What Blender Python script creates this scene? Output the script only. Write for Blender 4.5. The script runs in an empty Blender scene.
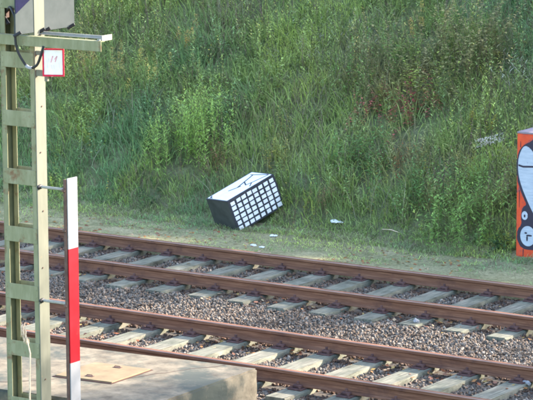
import bpy, bmesh, math, random
import numpy as np
from mathutils import Vector, Matrix

# ------------------------------------------------------------------ camera, sky, sun, exposure
# World: x runs along the rails (right), y away across the tracks, z up; rail head top is z = 0
S = bpy.context.scene
COL = S.collection
PITCH, YAW, ROLL, CAMH, FPX = .1725, .588, -.0046, 6.69, 2705.
cam = bpy.data.cameras.new('camera'); co = bpy.data.objects.new('camera', cam); COL.objects.link(co)
cam.sensor_width = 36; cam.lens = FPX/533*36; cam.clip_start = .5; cam.clip_end = 6000
co.matrix_world = Matrix.Translation((0, 0, CAMH)) @ Matrix.Rotation(YAW, 4, 'Z') @ Matrix.Rotation(math.pi/2-PITCH, 4, 'X') @ Matrix.Rotation(ROLL, 4, 'Z')
S.camera = co
SUN_EL, SUN_AZ, SUN_E, SKY_E, EXPO = 24., 32., 3.9, .15, 2.7      # azimuth measured from +y towards +x
w = bpy.data.worlds.new('World'); S.world = w; w.use_nodes = True
nt = w.node_tree; nt.nodes.clear()
sky = nt.nodes.new('ShaderNodeTexSky'); sky.sky_type = 'NISHITA'; sky.sun_disc = False
sky.sun_elevation = math.radians(SUN_EL); sky.sun_rotation = math.radians(SUN_AZ)
sky.air_density = 1.0; sky.dust_density = 1.6; sky.ozone_density = 1.0
bg = nt.nodes.new('ShaderNodeBackground'); bg.inputs[1].default_value = SKY_E
wo = nt.nodes.new('ShaderNodeOutputWorld')
nt.links.new(sky.outputs[0], bg.inputs[0]); nt.links.new(bg.outputs[0], wo.inputs[0])
sl = bpy.data.lights.new('sun', 'SUN'); sl.energy = SUN_E; sl.angle = math.radians(.5); sl.color = (1, .88, .74)
so = bpy.data.objects.new('sun', sl); COL.objects.link(so)
_e, _a = math.radians(SUN_EL), math.radians(SUN_AZ)
sdir = Vector((math.sin(_a)*math.cos(_e), math.cos(_a)*math.cos(_e), math.sin(_e)))
so.rotation_euler = sdir.to_track_quat('Z', 'Y').to_euler()
S.view_settings.view_transform = 'Standard'; S.view_settings.look = 'None'
S.view_settings.exposure = EXPO; S.view_settings.gamma = 1; S.view_settings.use_curve_mapping = False
S.render.engine = 'CYCLES'
S.cycles.pixel_filter_type = 'BLACKMAN_HARRIS'; S.cycles.filter_width = 2.1
S.cycles.max_bounces = 6; S.cycles.diffuse_bounces = 3; S.cycles.transparent_max_bounces = 4

rng = np.random.default_rng(11); random.seed(5)
R = math.radians

# ------------------------------------------------------------------ helpers
def tag(o, label=None, cat=None, group=None, kind=None):
    if label: o['label'] = label
    if cat: o['category'] = cat
    if group: o['group'] = group
    if kind: o['kind'] = kind
    return o
def empty(name, loc=(0, 0, 0), rz=0):
    o = bpy.data.objects.new(name, None); COL.objects.link(o); o.location = loc; o.rotation_euler = (0, 0, rz)
    o.empty_display_size = .1
    return o
class MB:
    """collects shapes for ONE mesh object"""
    def __init__(s): s.bm = bmesh.new()
    def box(s, lo, hi, bev=0, mat=0, M=None, seg=1):
        b = bmesh.new(); bmesh.ops.create_cube(b, size=1)
        lo, hi = Vector(lo), Vector(hi)
        for v in b.verts: v.co = Vector(((lo[i]+hi[i])/2+v.co[i]*(hi[i]-lo[i])) for i in range(3))
        if bev: bmesh.ops.bevel(b, geom=b.edges[:], offset=bev, segments=seg, affect='EDGES')
        s._merge(b, mat, M); return s
    def poly(s, pts, n, t, mat=0, M=None):
        """flat outline given thickness t along n"""
        b = bmesh.new(); n = Vector(n)*t
        a = [b.verts.new(p) for p in pts]; c = [b.verts.new(Vector(p)+n) for p in pts]
        b.faces.new(a); b.faces.new(c[::-1]); k = len(a)
        for i in range(k): b.faces.new((a[i], c[i], c[(i+1) % k], a[(i+1) % k]))
        bmesh.ops.recalc_face_normals(b, faces=b.faces[:])
        s._merge(b, mat, M); return s
    def tube(s, pts, r, n=8, mat=0, M=None):
        b = bmesh.new(); pts = [Vector(p) for p in pts]; rings = []
        rs = r if isinstance(r, (list, tuple)) else [r]*len(pts)
        for i, p in enumerate(pts):
            d = (pts[min(i+1, len(pts)-1)]-pts[max(i-1, 0)]).normalized()
            a = d.orthogonal().normalized() if i == 0 else (a-d*a.dot(d)).normalized()
            c = d.cross(a)
            rings.append([b.verts.new(p+(a*math.cos(2*math.pi*j/n)+c*math.sin(2*math.pi*j/n))*rs[i]) for j in range(n)])
        for q in range(len(rings)-1):
            for j in range(n): b.faces.new((rings[q][j], rings[q][(j+1) % n], rings[q+1][(j+1) % n], rings[q+1][j]))
        b.faces.new(rings[0][::-1]); b.faces.new(rings[-1])
        s._merge(b, mat, M); return s
    def ball(s, c, r, mat=0, sub=2, jit=0, M=None):
        b = bmesh.new(); bmesh.ops.create_icosphere(b, subdivisions=sub, radius=1)
        r = Vector(r) if hasattr(r, '__len__') else Vector((r, r, r))
        for v in b.verts:
            k = 1+random.uniform(-jit, jit); v.co = Vector((v.co.x*r.x*k, v.co.y*r.y*k, v.co.z*r.z*k))+Vector(c)
        s._merge(b, mat, M); return s
    def _merge(s, b, mat, M):
        for f in b.faces: f.material_index = mat
        if M is not None: b.transform(M)
        me = bpy.data.meshes.new('t'); b.to_mesh(me); b.free(); s.bm.from_mesh(me); bpy.data.meshes.remove(me)
    def build(s, name, mats, parent=None, smooth=False):
        me = bpy.data.meshes.new(name); s.bm.to_mesh(me); s.bm.free()
        for m in (mats if isinstance(mats, (list, tuple)) else [mats]): me.materials.append(m)
        if smooth: me.polygons.foreach_set('use_smooth', [True]*len(me.polygons))
        o = bpy.data.objects.new(name, me); COL.objects.link(o)
        if parent: o.parent = parent
        return o
def npmesh(name, V, F, mat, parent=None, col=None, smooth=False, loc=None):
    """fast mesh: V (n,3); F (m,k) or list of such arrays; col (n,3) per-vertex surface colour"""
    me = bpy.data.meshes.new(name)
    Fs = F if isinstance(F, list) else [F]
    me.vertices.add(len(V)); me.vertices.foreach_set('co', np.ascontiguousarray(V, dtype=np.float32).ravel())
    tot = np.concatenate([np.full(len(f), f.shape[1]) for f in Fs])
    idx = np.concatenate([f.ravel() for f in Fs])
    me.loops.add(len(idx)); me.loops.foreach_set('vertex_index', idx.astype(np.int32))
    me.polygons.add(len(tot)); st = np.concatenate([[0], np.cumsum(tot)[:-1]])
    me.polygons.foreach_set('loop_start', st.astype(np.int32)); me.polygons.foreach_set('loop_total', tot.astype(np.int32))
    me.polygons.foreach_set('use_smooth', np.full(len(tot), smooth))
    me.update(calc_edges=True)
    if col is not None:
        a = me.color_attributes.new('col', 'FLOAT_COLOR', 'POINT')
        a.data.foreach_set('color', np.concatenate([col, np.ones((len(V), 1))], 1).astype(np.float32).ravel())
    me.materials.append(mat)
    o = bpy.data.objects.new(name, me); COL.objects.link(o)
    if loc is not None: o.location = loc
    if parent: o.parent = parent
    return o
def vn(x, y, s, seed=0):
    """value noise 0..1"""
    x = np.asarray(x, float)/s+seed*17.3; y = np.asarray(y, float)/s+seed*9.1
    i, j = np.floor(x), np.floor(y); fx, fy = x-i, y-j
    fx, fy = fx*fx*(3-2*fx), fy*fy*(3-2*fy)
    h = lambda a, b: (np.sin(a*127.1+b*311.7+seed*74.7)*43758.5453) % 1.0
    return (h(i, j)*(1-fx)+h(i+1, j)*fx)*(1-fy)+(h(i, j+1)*(1-fx)+h(i+1, j+1)*fx)*fy
def fbm(x, y, s, seed=0): return .5*vn(x, y, s, seed)+.3*vn(x, y, s/2.1, seed+1)+.2*vn(x, y, s/4.3, seed+2)

# ------------------------------------------------------------------ materials
def newmat(name, rough=.8, spec=.3, metal=0):
    m = bpy.data.materials.new(name); m.use_nodes = True; n = m.node_tree; b = n.nodes['Principled BSDF']
    b.inputs['Roughness'].default_value = rough; b.inputs['Specular IOR Level'].default_value = spec
    b.inputs['Metallic'].default_value = metal
    return m, n, b
def ramp(n, src, stops):
    r = n.nodes.new('ShaderNodeValToRGB'); e = r.color_ramp.elements
    while len(e) < len(stops): e.new(.5)
    for k, (p, c) in enumerate(stops): e[k].position = p; e[k].color = (*c, 1)
    n.links.new(src, r.inputs[0]); return r.outputs[0]
def noise(n, scale, detail=5, rough=.6, coord='Object', stretch=None, rnd=False):
    tc = n.nodes.new('ShaderNodeTexCoord'); mp = n.nodes.new('ShaderNodeMapping'); n.links.new(tc.outputs[coord], mp.inputs[0])
    if stretch: mp.inputs['Scale'].default_value = stretch
    if rnd:
        oi = n.nodes.new('ShaderNodeObjectInfo'); mu = n.nodes.new('ShaderNodeMath'); mu.operation = 'MULTIPLY'; mu.inputs[1].default_value = 77
        n.links.new(oi.outputs['Random'], mu.inputs[0]); n.links.new(mu.outputs[0], mp.inputs['Location'])
    t = n.nodes.new('ShaderNodeTexNoise'); t.inputs['Scale'].default_value = scale; t.inputs['Detail'].default_value = detail; t.inputs['Roughness'].default_value = rough
    n.links.new(mp.outputs[0], t.inputs['Vector']); return t.outputs['Fac']
def mix(n, fac, a, b, mode='MIX'):
    m = n.nodes.new('ShaderNodeMix'); m.data_type = 'RGBA'; m.blend_type = mode
    for i, s in ((0, fac), (6, a), (7, b)):
        if isinstance(s, (int, float)): m.inputs[i].default_value = s
        elif isinstance(s, tuple): m.inputs[i].default_value = (*s, 1)
        else: n.links.new(s, m.inputs[i])
    return m.outputs[2]
def bump(n, b, h, dist=.01, st=.6):
    bp = n.nodes.new('ShaderNodeBump'); bp.inputs['Distance'].default_value = dist; bp.inputs['Strength'].default_value = st
    n.links.new(h, bp.inputs['Height']); n.links.new(bp.outputs[0], b.inputs['Normal'])
def noisy(name, stops, scale=6, rough=.8, spec=.3, bd=.004, stretch=None, metal=0, rnd=False, dirt=None):
    m, n, b = newmat(name, rough, spec, metal)
    f = noise(n, scale, 8, .65, stretch=stretch, rnd=rnd); c = ramp(n, f, stops)
    if dirt:
        dcol, ds, lo, hi = dirt
        d = noise(n, ds, 6, .7, rnd=rnd); dm = ramp(n, d, [(lo, (0, 0, 0)), (hi, (1, 1, 1))]); c = mix(n, dm, c, dcol)
    n.links.new(c, b.inputs['Base Color'])
    if bd: bump(n, b, noise(n, scale*4, 6, .7, stretch=stretch), bd)
    return m
def flat(name, c, rough=.6, spec=.3, var=.12, scale=20):
    lo = tuple(x*(1-var) for x in c); hi = tuple(min(1, x*(1+var)) for x in c)
    return noisy(name, [(.35, lo), (.65, hi)], scale, rough, spec, 0)
M = {}
def foliage_mat(name, trans=.38):
    m, n, b = newmat(name, .62, .25)
    a = n.nodes.new('ShaderNodeAttribute'); a.attribute_name = 'col'
    f = noise(n, 25, 2); v = ramp(n, f, [(.3, (.75, .75, .75)), (.7, (1.25, 1.25, 1.25))])
    c = mix(n, 1., a.outputs['Color'], v, 'MULTIPLY'); n.links.new(c, b.inputs['Base Color'])
    t = n.nodes.new('ShaderNodeBsdfTranslucent'); n.links.new(c, t.inputs[0])
    ms = n.nodes.new('ShaderNodeMixShader'); ms.inputs[0].default_value = trans
    n.links.new(b.outputs[0], ms.inputs[1]); n.links.new(t.outputs[0], ms.inputs[2]); n.links.new(ms.outputs[0], n.nodes['Material Output'].inputs[0])
    return m
M['leaf'] = foliage_mat('foliage')
m, n, b = newmat('ballast_stone', .85, .25)
a = n.nodes.new('ShaderNodeAttribute'); a.attribute_name = 'col'
v = ramp(n, noise(n, 60, 5), [(.3, (.75, .75, .75)), (.7, (1.25, 1.25, 1.25))]); n.links.new(mix(n, 1., a.outputs['Color'], v, 'MULTIPLY'), b.inputs['Base Color']); M['stone'] = m
# ground of the slope and the mossy strip
m, n, b = newmat('ground_soil', .95, .1)
c1 = ramp(n, noise(n, 1.3, 8, .7), [(.3, (.12, .15, .07)), (.5, (.19, .21, .11)), (.7, (.26, .25, .16))])
c2 = ramp(n, noise(n, 14, 8, .75), [(.3, (.55, .55, .5)), (.7, (1.4, 1.4, 1.35))])
n.links.new(mix(n, 1., c1, c2, 'MULTIPLY'), b.inputs['Base Color']); bump(n, b, noise(n, 22, 8, .8), .04, .9); M['soil'] = m
m, n, b = newmat('mossy_ground', .95, .1)
c1 = ramp(n, noise(n, 2.2, 8, .72), [(.28, (.17, .19, .09)), (.45, (.29, .275, .155)), (.6, (.38, .345, .21)), (.75, (.44, .385, .26))])
c2 = ramp(n, noise(n, 26, 8, .8), [(.34, (.38, .40, .34)), (.64, (1.4, 1.38, 1.3))])
n.links.new(mix(n, 1., c1, c2, 'MULTIPLY'), b.inputs['Base Color']); bump(n, b, noise(n, 30, 8, .8), .03, .9); M['moss'] = m
M['bed'] = noisy('ballast_bed', [(.3, (.06, .052, .045)), (.6, (.13, .115, .10)), (.75, (.2, .175, .15))], 24, .95, .1, .02)
M['rail'] = noisy('rusty_rail', [(.3, (.10, .048, .030)), (.5, (.165, .077, .047)), (.72, (.27, .14, .085))], 5, .85, .15, .002, stretch=(.6, 4, 14), dirt=((.075, .038, .032), 1.6, .52, .68))
M['railtop'] = noisy('rail_running_surface', [(.3, (.22, .13, .10)), (.7, (.38, .26, .21))], 8, .5, .35, 0, stretch=(.3, 6, 6))
M['plate'] = noisy('rusty_fastening', [(.3, (.05, .025, .025)), (.7, (.12, .06, .05))], 18, .75, .3, .002)
m, n, b = newmat('weathered_sleeper_wood', .88, .15)
c1 = ramp(n, noise(n, 5, 8, .7, stretch=(7, .5, 1), rnd=True), [(.28, (.05, .045, .04)), (.45, (.145, .14, .12)), (.62, (.225, .215, .18)), (.8, (.33, .31, .26))])
c2 = ramp(n, noise(n, 3, 6, .7, rnd=True), [(.38, (1.15, 1.12, 1.02)), (.56, (.80, .85, .76)), (.75, (.42, .42, .34))])
c3 = mix(n, 1., c1, c2, 'MULTIPLY')
n.links.new(c3, b.inputs['Base Color']); bump(n, b, noise(n, 14, 6, .8, stretch=(6, .4, 1)), .012, .8); M['wood'] = m
M['concrete'] = noisy('old_concrete', [(.27, (.055, .045, .033)), (.42, (.12, .10, .072)), (.56, (.175, .147, .105)), (.72, (.24, .20, .145))], 4.5, .9, .2, .006, dirt=((.06, .066, .055), 1.3, .47, .60))
M['hatch'] = noisy('ochre_hatch_steel', [(.3, (.14, .095, .05)), (.6, (.20, .145, .075)), (.8, (.24, .185, .11))], 5, .75, .3, .002, dirt=((.30, .16, .09), 5, .58, .72))
M['hatchdark'] = flat('hatch_gap', (.06, .025, .02), .8)
M['paint'] = noisy('pale_olive_mast_paint', [(.3, (.155, .16, .09)), (.5, (.20, .20, .118)), (.75, (.26, .255, .165))], 4.2, .8, .12, .001, stretch=(3, 3, .8), dirt=((.16, .09, .05), 5.5, .56, .70))
M['inner'] = noisy('dark_green_inner_web', [(.3, (.05, .06, .035)), (.7, (.09, .10, .06))], 6, .85, .08, .001)
M['sunlit_paint'] = noisy('sunlit_side_mast_paint', [(.3, (.135, .14, .11)), (.7, (.175, .178, .14))], 4, .85, .08, .001, stretch=(3, 3, .6), dirt=((.24, .19, .12), 6, .64, .74))  # same mast paint, recoloured separately for its sunlit side
M['galv'] = flat('pale_painted_steel', (.27, .26, .23), .85, .1)
M['boardgrey'] = noisy('signal_board_grey', [(.3, (.050, .060, .060)), (.7, (.068, .078, .078))], 5, .9, .05, .001, dirt=((.22, .23, .2), 6, .66, .76))
M['navy'] = flat('dark_navy', (.012, .013, .035), .95, .03)
M['black'] = flat('black_rubber', (.02, .02, .022), .55)
M['brown'] = noisy('dark_rusted_metal', [(.3, (.05, .03, .025)), (.7, (.14, .08, .06))], 12, .7, .3, .001)
M['white'] = noisy('white_enamel', [(.3, (.26, .255, .26)), (.7, (.32, .312, .315))], 6, .85, .08, 0, dirt=((.2, .17, .14), 7, .60, .76))
M['signwhite'] = flat('sign_white', (.74, .70, .71), .85, .08, .06)
M['red'] = noisy('red_enamel', [(.3, (.26, .008, .013)), (.7, (.33, .014, .022))], 5, .85, .08, 0, dirt=((.30, .06, .05), 7, .62, .76))
M['signred'] = flat('red_sign_border', (.52, .03, .06), .85, .08, .15)
M['fadedred'] = flat('faded_red_lettering', (.66, .34, .36), .6, .2, .1)
M['faded'] = flat('very_faded_lettering', (.68, .56, .57), .6, .2, .08)
M['boxblack'] = noisy('matt_black_paint', [(.3, (.018, .02, .028)), (.7, (.04, .042, .05))], 9, .6, .3, .001)
M['boxend'] = noisy('grimy_black_board', [(.3, (.022, .026, .022)), (.7, (.055, .06, .055))], 5, .7, .25, .001)
M['boxwhite'] = noisy('chalky_white_paint', [(.3, (.66, .67, .72)), (.7, (.80, .80, .82))], 12, .6, .3, 0, dirt=((.45, .46, .46), 9, .68, .8))
M['gorange'] = noisy('orange_red_spray_paint', [(.3, (.50, .05, .02)), (.7, (.66, .10, .035))], 6, .7, .2, .001, dirt=((.20, .07, .08), 9, .52, .68))
M['gblack'] = flat('navy_black_spray_paint', (.025, .022, .04), .6)
M['gblue'] = noisy('pale_blue_spray_paint', [(.3, (.30, .35, .42)), (.7, (.46, .50, .56))], 5, .85, .1, 0, stretch=(1, 1, 7), dirt=((.20, .20, .26), 14, .62, .72))
M['gpurple'] = flat('lilac_grey_concrete', (.24, .20, .22), .85, .1)
M['bark'] = noisy('bark', [(.3, (.07, .055, .04)), (.7, (.16, .13, .1))], 14, .9, .1, .01)
M['straw'] = flat('dry_straw', (.55, .42, .30), .85, .1, .25)
M['paper'] = flat('dirty_white_paper', (.72, .73, .78), .7, .2, .15)

# ------------------------------------------------------------------ terrain
FOOT, SLOPE, CREST = 30.85, .55, 38.6
def terr(x, y):
    x, y = np.asarray(x, float), np.asarray(y, float)
    wob = (vn(x, y*0, 2.6, 3)-.5)*.35
    s = np.clip((y-FOOT-wob), 0, None); s = np.where(s < .5, s*s/1.0, s-.25)      # eased foot
    top = (CREST-FOOT)*SLOPE
    z = np.minimum(s*SLOPE+s.clip(0, .6)*.10, top+(y-CREST).clip(0, None)*.02)
    z = z+(fbm(x, y, 1.6, 5)-.5)*.16*np.clip((y-FOOT)*1.2, 0, 1)
    z = z+(fbm(x, y, .7, 8)-.5)*.035
    z = z-.215
    return np.where(y < 29.5, -.36+(y-29.2).clip(0, .3)*.4, z)
def grid(name, xs, ys, zf, mat):
    X, Y = np.meshgrid(xs, ys); Z = zf(X, Y); V = np.stack([X, Y, Z], -1).reshape(-1, 3)
    nx, ny = len(xs), len(ys); i = (np.arange(ny-1)[:, None]*nx+np.arange(nx-1)[None]).ravel()
    return npmesh(name, V, np.stack([i, i+1, i+nx+1, i+nx], 1), mat, smooth=True)
xs = np.concatenate([[-1500, -600, -250, -120, -70, -45], np.arange(-34, -4, .12), [-3, 0, 6, 15, 40, 100, 300, 1500]])
ys = np.concatenate([[-1500, -500, -200, -80, -30, -8, 5, 14, 18], np.arange(19, 29.2, .5), np.arange(29.2, 38.8, .1), [40, 45, 60, 90, 200, 500, 1500]])
tag(grid('ground', xs, ys, terr, M['soil']), kind='structure')
ys2 = np.arange(28.66, 31.5, .05); xs2 = np.arange(-60, 30, .1)
def stripz(x, y):
    z = terr(x, np.maximum(y, 29.55))+.012; t = np.clip((29.9-y)/1.0, 0, 1); t = t*t*(3-2*t)
    z = z*(1-t)+(-.156+(fbm(x, y, .5, 23)-.5)*.035)*t
    return z-np.clip((y-31.1)*.25, 0, 1)-np.clip((28.74-y)*2, 0, 1)
tag(grid('path', xs2, ys2, stripz, M['moss']), 'mossy grey-green strip of trodden ground between far rail and slope', kind='structure')
# ballast bed
def bedz(x, y):
    z = -.222+(fbm(x, y, .5, 20)-.5)*.05-np.exp(-((y-25.97)/.35)**2)*.02
    z = z-np.clip((21.9-y), 0, 1)*.25-np.clip((y-29.25), 0, 1)*.35
    return z
tag(grid('ballast_bed', np.arange(-60, 30, .15), np.arange(21.3, 29.62, .1), bedz, M['bed']), kind='structure')

# ------------------------------------------------------------------ tracks
VD, VC, VB, VA = 23.36, 24.867, 27.076, 28.583
TIE_D, TIE_B = -18.02-.13, -19.85-.13
SP = .604
prof = [(-.0625, -.149), (.0625, -.149), (.0625, -.139), (.012, -.122), (.008, -.112), (.008, -.052), (.0325, -.038), (.0335, -.008), (.026, -.001), (-.026, -.001), (-.0335, -.008), (-.0325, -.038), (-.008, -.052), (-.008, -.112), (-.012, -.122), (-.0625, -.139)]
def rail(v, label):
    k = len(prof); X = np.arange(-60, 30.1, .6); V = np.array([(x, py, pz) for x in X for py, pz in prof])
    F = []
    for i in range(len(X)-1):
        for j in range(k): F.append((i*k+j, (i+1)*k+j, (i+1)*k+(j+1) % k, i*k+(j+1) % k))
    F = np.array(F)
    o = npmesh('rail', V, F, M['rail'], loc=(0, v, 0))
    o.data.materials.append(M['railtop'])
    mi = np.zeros(len(F), int); mi[np.arange(len(F)) % k == 9-0] = 1
    o.data.polygons.foreach_set('material_index', mi)
    tag(o, label, 'rail', 'rusty rails of the two tracks')
for v, l in ((VD, 'rusty rail nearest to the concrete slab, the near rail of the near track'),
             (VC, 'rusty rail of the near track bordering the bare ballast between the tracks'),
             (VB, 'rusty rail of the far track on the ballast side, third from the slab'),
             (VA, 'rusty rail beside the mossy grass strip, farthest from the slab')): rail(v, l)
def make_sleeper():
    root = empty('sleeper')
    mb = MB(); b = bmesh.new(); bmesh.ops.create_cube(b, size=1)
    for v in b.verts: v.co = Vector((v.co.x*.26, v.co.y*2.56, v.co.z*.15-.165-.075))
    bmesh.ops.subdivide_edges(b, edges=[e for e in b.edges if abs((e.verts[0].co-e.verts[1].co).y) > 1], cuts=9)
    bmesh.ops.bevel(b, geom=[e for e in b.edges if abs((e.verts[0].co-e.verts[1].co).y) > .1 and e.calc_length() < 1 and len(e.link_faces) == 2 and e.calc_face_angle(0) > .5], offset=.012, segments=2, affect='EDGES')
    for v in b.verts: v.co.x += random.uniform(-.006, .006); v.co.z += random.uniform(-.004, .003)
    mb._merge(b, 0, None); mb.build('timber', M['wood'], root)
    for s in (-.7535, .7535):
        q = MB(); q.box((-.085, s-.17, -.166), (.085, s+.17, -.1505), .003)
        for t in (-1, 1):
            q.box((-.05, s+t*.092-.028, -.15), (.05, s+t*.092+.028, -.118), .006)
            q.tube([(0, s+t*.092, -.12), (0, s+t*.092, -.085)], .016, 6)
            for e in (-.055, .055): q.tube([(e, s+t*.145, -.151), (e, s+t*.145, -.13)], .015, 6)
        q.build('baseplate', M['plate'], root)
    return root
ORD = 'first second third fourth fifth sixth seventh eighth ninth tenth eleventh twelfth thirteenth fourteenth fifteenth sixteenth seventeenth eighteenth nineteenth twentieth'.split()
ORD += ['twenty-'+w_ for w_ in ORD[:9]]+['thirtieth']+['thirty-'+w_ for w_ in ORD[:9]]
CM = co.matrix_world.inverted()
def screen_x(p): q = CM @ Vector(p); return 266.5+FPX*q.x/-q.z, 200-FPX*q.y/-q.z
proto = make_sleeper()
first = True
for y0, ph, lab, grp in (((VD+VC)/2, TIE_D, 'sunlit grey timber sleeper of the near track', 'sleepers of the near track'),
                         ((VA+VB)/2, TIE_B, 'shaded grey-green timber sleeper of the far track', 'sleepers of the far track')):
    seen = 0
    for k in range(20, -22, -1):
        x = ph+k*SP
        if x > -6 or x < -31: continue
        if first: o = proto; first = False
        else:
            o = proto.copy(); COL.objects.link(o)
            for ch in proto.children:
                c = ch.copy(); COL.objects.link(c); c.parent = o
        o.location = (x+random.uniform(-.012, .012), y0+random.uniform(-.03, .03), 0); o.rotation_euler = (0, 0, random.uniform(-.008, .008))
        sx, sy = screen_x((x, y0, -.165))
        if 0 < sx < 533 and sy < 400: l_ = lab+', '+ORD[seen]+' from the right edge'; seen += 1
        else: l_ = lab+(', beyond the right edge' if sx > 300 else ', beyond the left edge')
        tag(o, l_, 'sleeper', grp)

# ballast stones (uncountable)
def ico():
    b = bmesh.new(); bmesh.ops.create_icosphere(b, subdivisions=1, radius=1)
    V = np.array([v.co[:] for v in b.verts]); F = np.array([[v.index for v in f.verts] for f in b.faces]); b.free(); return V, F
icoV, icoF = ico()
def stones(name, N, xr, yr, zf, rad, keep, colf, label):
    x = rng.uniform(*xr, N); y = rng.uniform(*yr, N); k = keep(x, y); x, y = x[k], y[k]; N = len(x)
    V0 = icoV[None]*rng.uniform(.5, 1.4, (N, len(icoV), 1))
    sc = rng.uniform(*rad, (N, 1))*rng.uniform(.6, 1.4, (N, 3))
    q = rng.normal(size=(N, 4)); q /= np.linalg.norm(q, axis=1)[:, None]; a, b_, c, d = q.T
    Rm = np.stack([1-2*(c*c+d*d), 2*(b_*c-a*d), 2*(b_*d+a*c), 2*(b_*c+a*d), 1-2*(b_*b_+d*d), 2*(c*d-a*b_), 2*(b_*d-a*c), 2*(c*d+a*b_), 1-2*(b_*b_+c*c)], -1).reshape(N, 3, 3)
    P = np.einsum('nij,nkj->nki', Rm, V0*sc[:, None])
    P += np.stack([x, y, zf(x, y)+sc.mean(1)*rng.uniform(.1, .9, N)], -1)[:, None]
    F = icoF[None]+np.arange(N)[:, None, None]*len(icoV)
    col = np.repeat(colf(x, y, N), len(icoV), 0)
    o = npmesh(name, P.reshape(-1, 3), F.reshape(-1, 3), M['stone'], col=col)
    return tag(o, label, 'gravel', kind='stuff')
def keep_b(x, y):
    ok = np.ones(len(x), bool)
    for ph, vc in ((TIE_D, (VD+VC)/2), (TIE_B, (VA+VB)/2)):
        fx = (x-ph+SP/2) % SP-SP/2
        on = (np.abs(fx) < .135) & (np.abs(y-vc) < 1.30)
        ok &= ~(on & (rng.random(len(x)) > .03+.62*np.clip((np.abs(y-vc)-.90)/.25, 0, 1)))
    for v in (VD, VC, VB, VA): ok &= np.abs(y-v) > .075
    ok &= ~((x < -14.85) & (y < 22.3))
    ok &= (y < 28.95) | (rng.random(len(x)) < .22*np.clip((29.5-y)/.5, .25, 1))
    return ok
def zb(x, y):
    z = bedz(x, y)+.0
    mid = np.exp(-((y-25.97)/.62)**2)*.05
    crib = .0*((np.abs(y-(VD+VC)/2) < .7) | (np.abs(y-(VA+VB)/2) < .7))
    return z+mid+crib
def colb(x, y, N):
    t = rng.random((N, 1)); g = rng.uniform(.09, .21, (N, 1))
    grey = g*np.array([[1, .97, .93]]); red = g*np.array([[1.03, .84, .70]]); light = rng.uniform(.24, .36, (N, 1))*np.array([[1, .96, .9]])
    n_ = fbm(x, y, 1.5, 31)[:, None]
    c = np.where(t < .32+.4*n_, red, grey); c = np.where(rng.random((N, 1)) < .06, light, c)*np.array([[1.0, .88, .76]])*.9
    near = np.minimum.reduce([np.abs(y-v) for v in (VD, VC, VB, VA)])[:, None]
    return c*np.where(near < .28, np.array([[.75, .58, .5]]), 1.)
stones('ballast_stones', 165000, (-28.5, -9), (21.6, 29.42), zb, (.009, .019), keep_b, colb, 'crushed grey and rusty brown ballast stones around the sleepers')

# fallen leaves in the cribs and on the strip
def leaves(name, pts, size, cols, label):
    N = len(pts); ang = rng.uniform(0, 6.28, N); s = rng.uniform(*size, N)
    d = np.stack([np.cos(ang), np.sin(ang), rng.uniform(-.4, .4, N)], -1)*s[:, None]
    e = np.stack([-np.sin(ang), np.cos(ang), rng.uniform(-.5, .5, N)], -1)*s[:, None]*.6
    V = np.stack([pts-d, pts+e, pts+d, pts-e], 1).reshape(-1, 3)
    F = np.arange(N*4).reshape(N, 4); c = np.repeat(cols[rng.integers(0, len(cols), N)], 4, 0)
    return tag(npmesh(name, V, F, M['leaf'], col=c), label, 'leaves', kind='stuff')
N = 2600; x = rng.uniform(-30, -7, N); y = np.where(rng.random(N) < .6, VC-rng.exponential(.22, N)-.08, np.where(rng.random(N) < .6, VB-rng.exponential(.25, N)-.08, rng.uniform(22, 29.4, N)))
k = (fbm(x, y, 1.1, 44) > .45); x, y = x[k], y[k]
x2 = rng.uniform(-30, -11, 1500); y2 = rng.uniform(29.0, 31.0, 1500); k = fbm(x2, y2, .8, 47) > .5; x2, y2 = x2[k], y2[k]
x = np.concatenate([x, x2]); y = np.concatenate([y, y2])
leaves('fallen_leaves', np.stack([x, y, np.where(y > 28.8, stripz(x, y)+.008, bedz(x, y)+rng.uniform(.03, .06, len(x)))], -1), (.02, .04), np.array([[.42, .20, .07], [.34, .12, .05], [.45, .30, .10], [.28, .13, .08], [.50, .36, .22]]), 'dry orange and brown fallen leaves caught among the ballast stones')

# ------------------------------------------------------------------ vegetation
def blades(P, H, W, lean, az, curve=.5):
    """P (N,3) foot, H height, W width, lean = horizontal reach / H, az direction; returns V,F lists"""
    N = len(P); d = np.stack([np.cos(az), np.sin(az), np.zeros(N)], -1); s = np.stack([-np.sin(az), np.cos(az), np.zeros(N)], -1)
    tw = rng.uniform(-1.2, 1.2, N)[:, None]; s = s*np.cos(tw)+d*np.sin(tw)
    lv = []
    for t, ww in ((0, .8), (.38, 1.), (.75, .65)):
        c = P+d*(H*lean*(t**(1+curve*1.5)))[:, None]; c[:, 2] += H*(t-.35*lean*t*t)
        lv += [c-s*(W*ww/2)[:, None], c+s*(W*ww/2)[:, None]]
    c = P+d*(H*lean)[:, None]; c[:, 2] += H*(1-.5*lean); lv.append(c)
    V = np.stack(lv, 1).reshape(-1, 3); o = (np.arange(N)*7)[:, None]
    Q = np.concatenate([o+[0, 1, 3, 2], o+[2, 3, 5, 4]]); T = o+[4, 5, 6]
    return V, Q, T, 7
def leafset(C, D, U, L, W):
    """rhombic folded leaves: centre foot C, direction D, up U"""
    N = len(C); s = np.cross(D, U); s /= np.linalg.norm(s, axis=1)[:, None]+1e-9
    L, W = L[:, None], W[:, None]
    a = C; b = C+D*L*.45+s*W*.5+U*W*.12; t = C+D*L-np.array([0, 0, 1])*L*.12; d = C+D*L*.45-s*W*.5+U*W*.12; m = C+D*L*.5
    V = np.stack([a, b, t, d, m], 1).reshape(-1, 3); o = (np.arange(N)*5)[:, None]
    return V, np.concatenate([o+[0, 1, 4], o+[1, 2, 4], o+[4, 2, 3], o+[0, 4, 3]])
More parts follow.
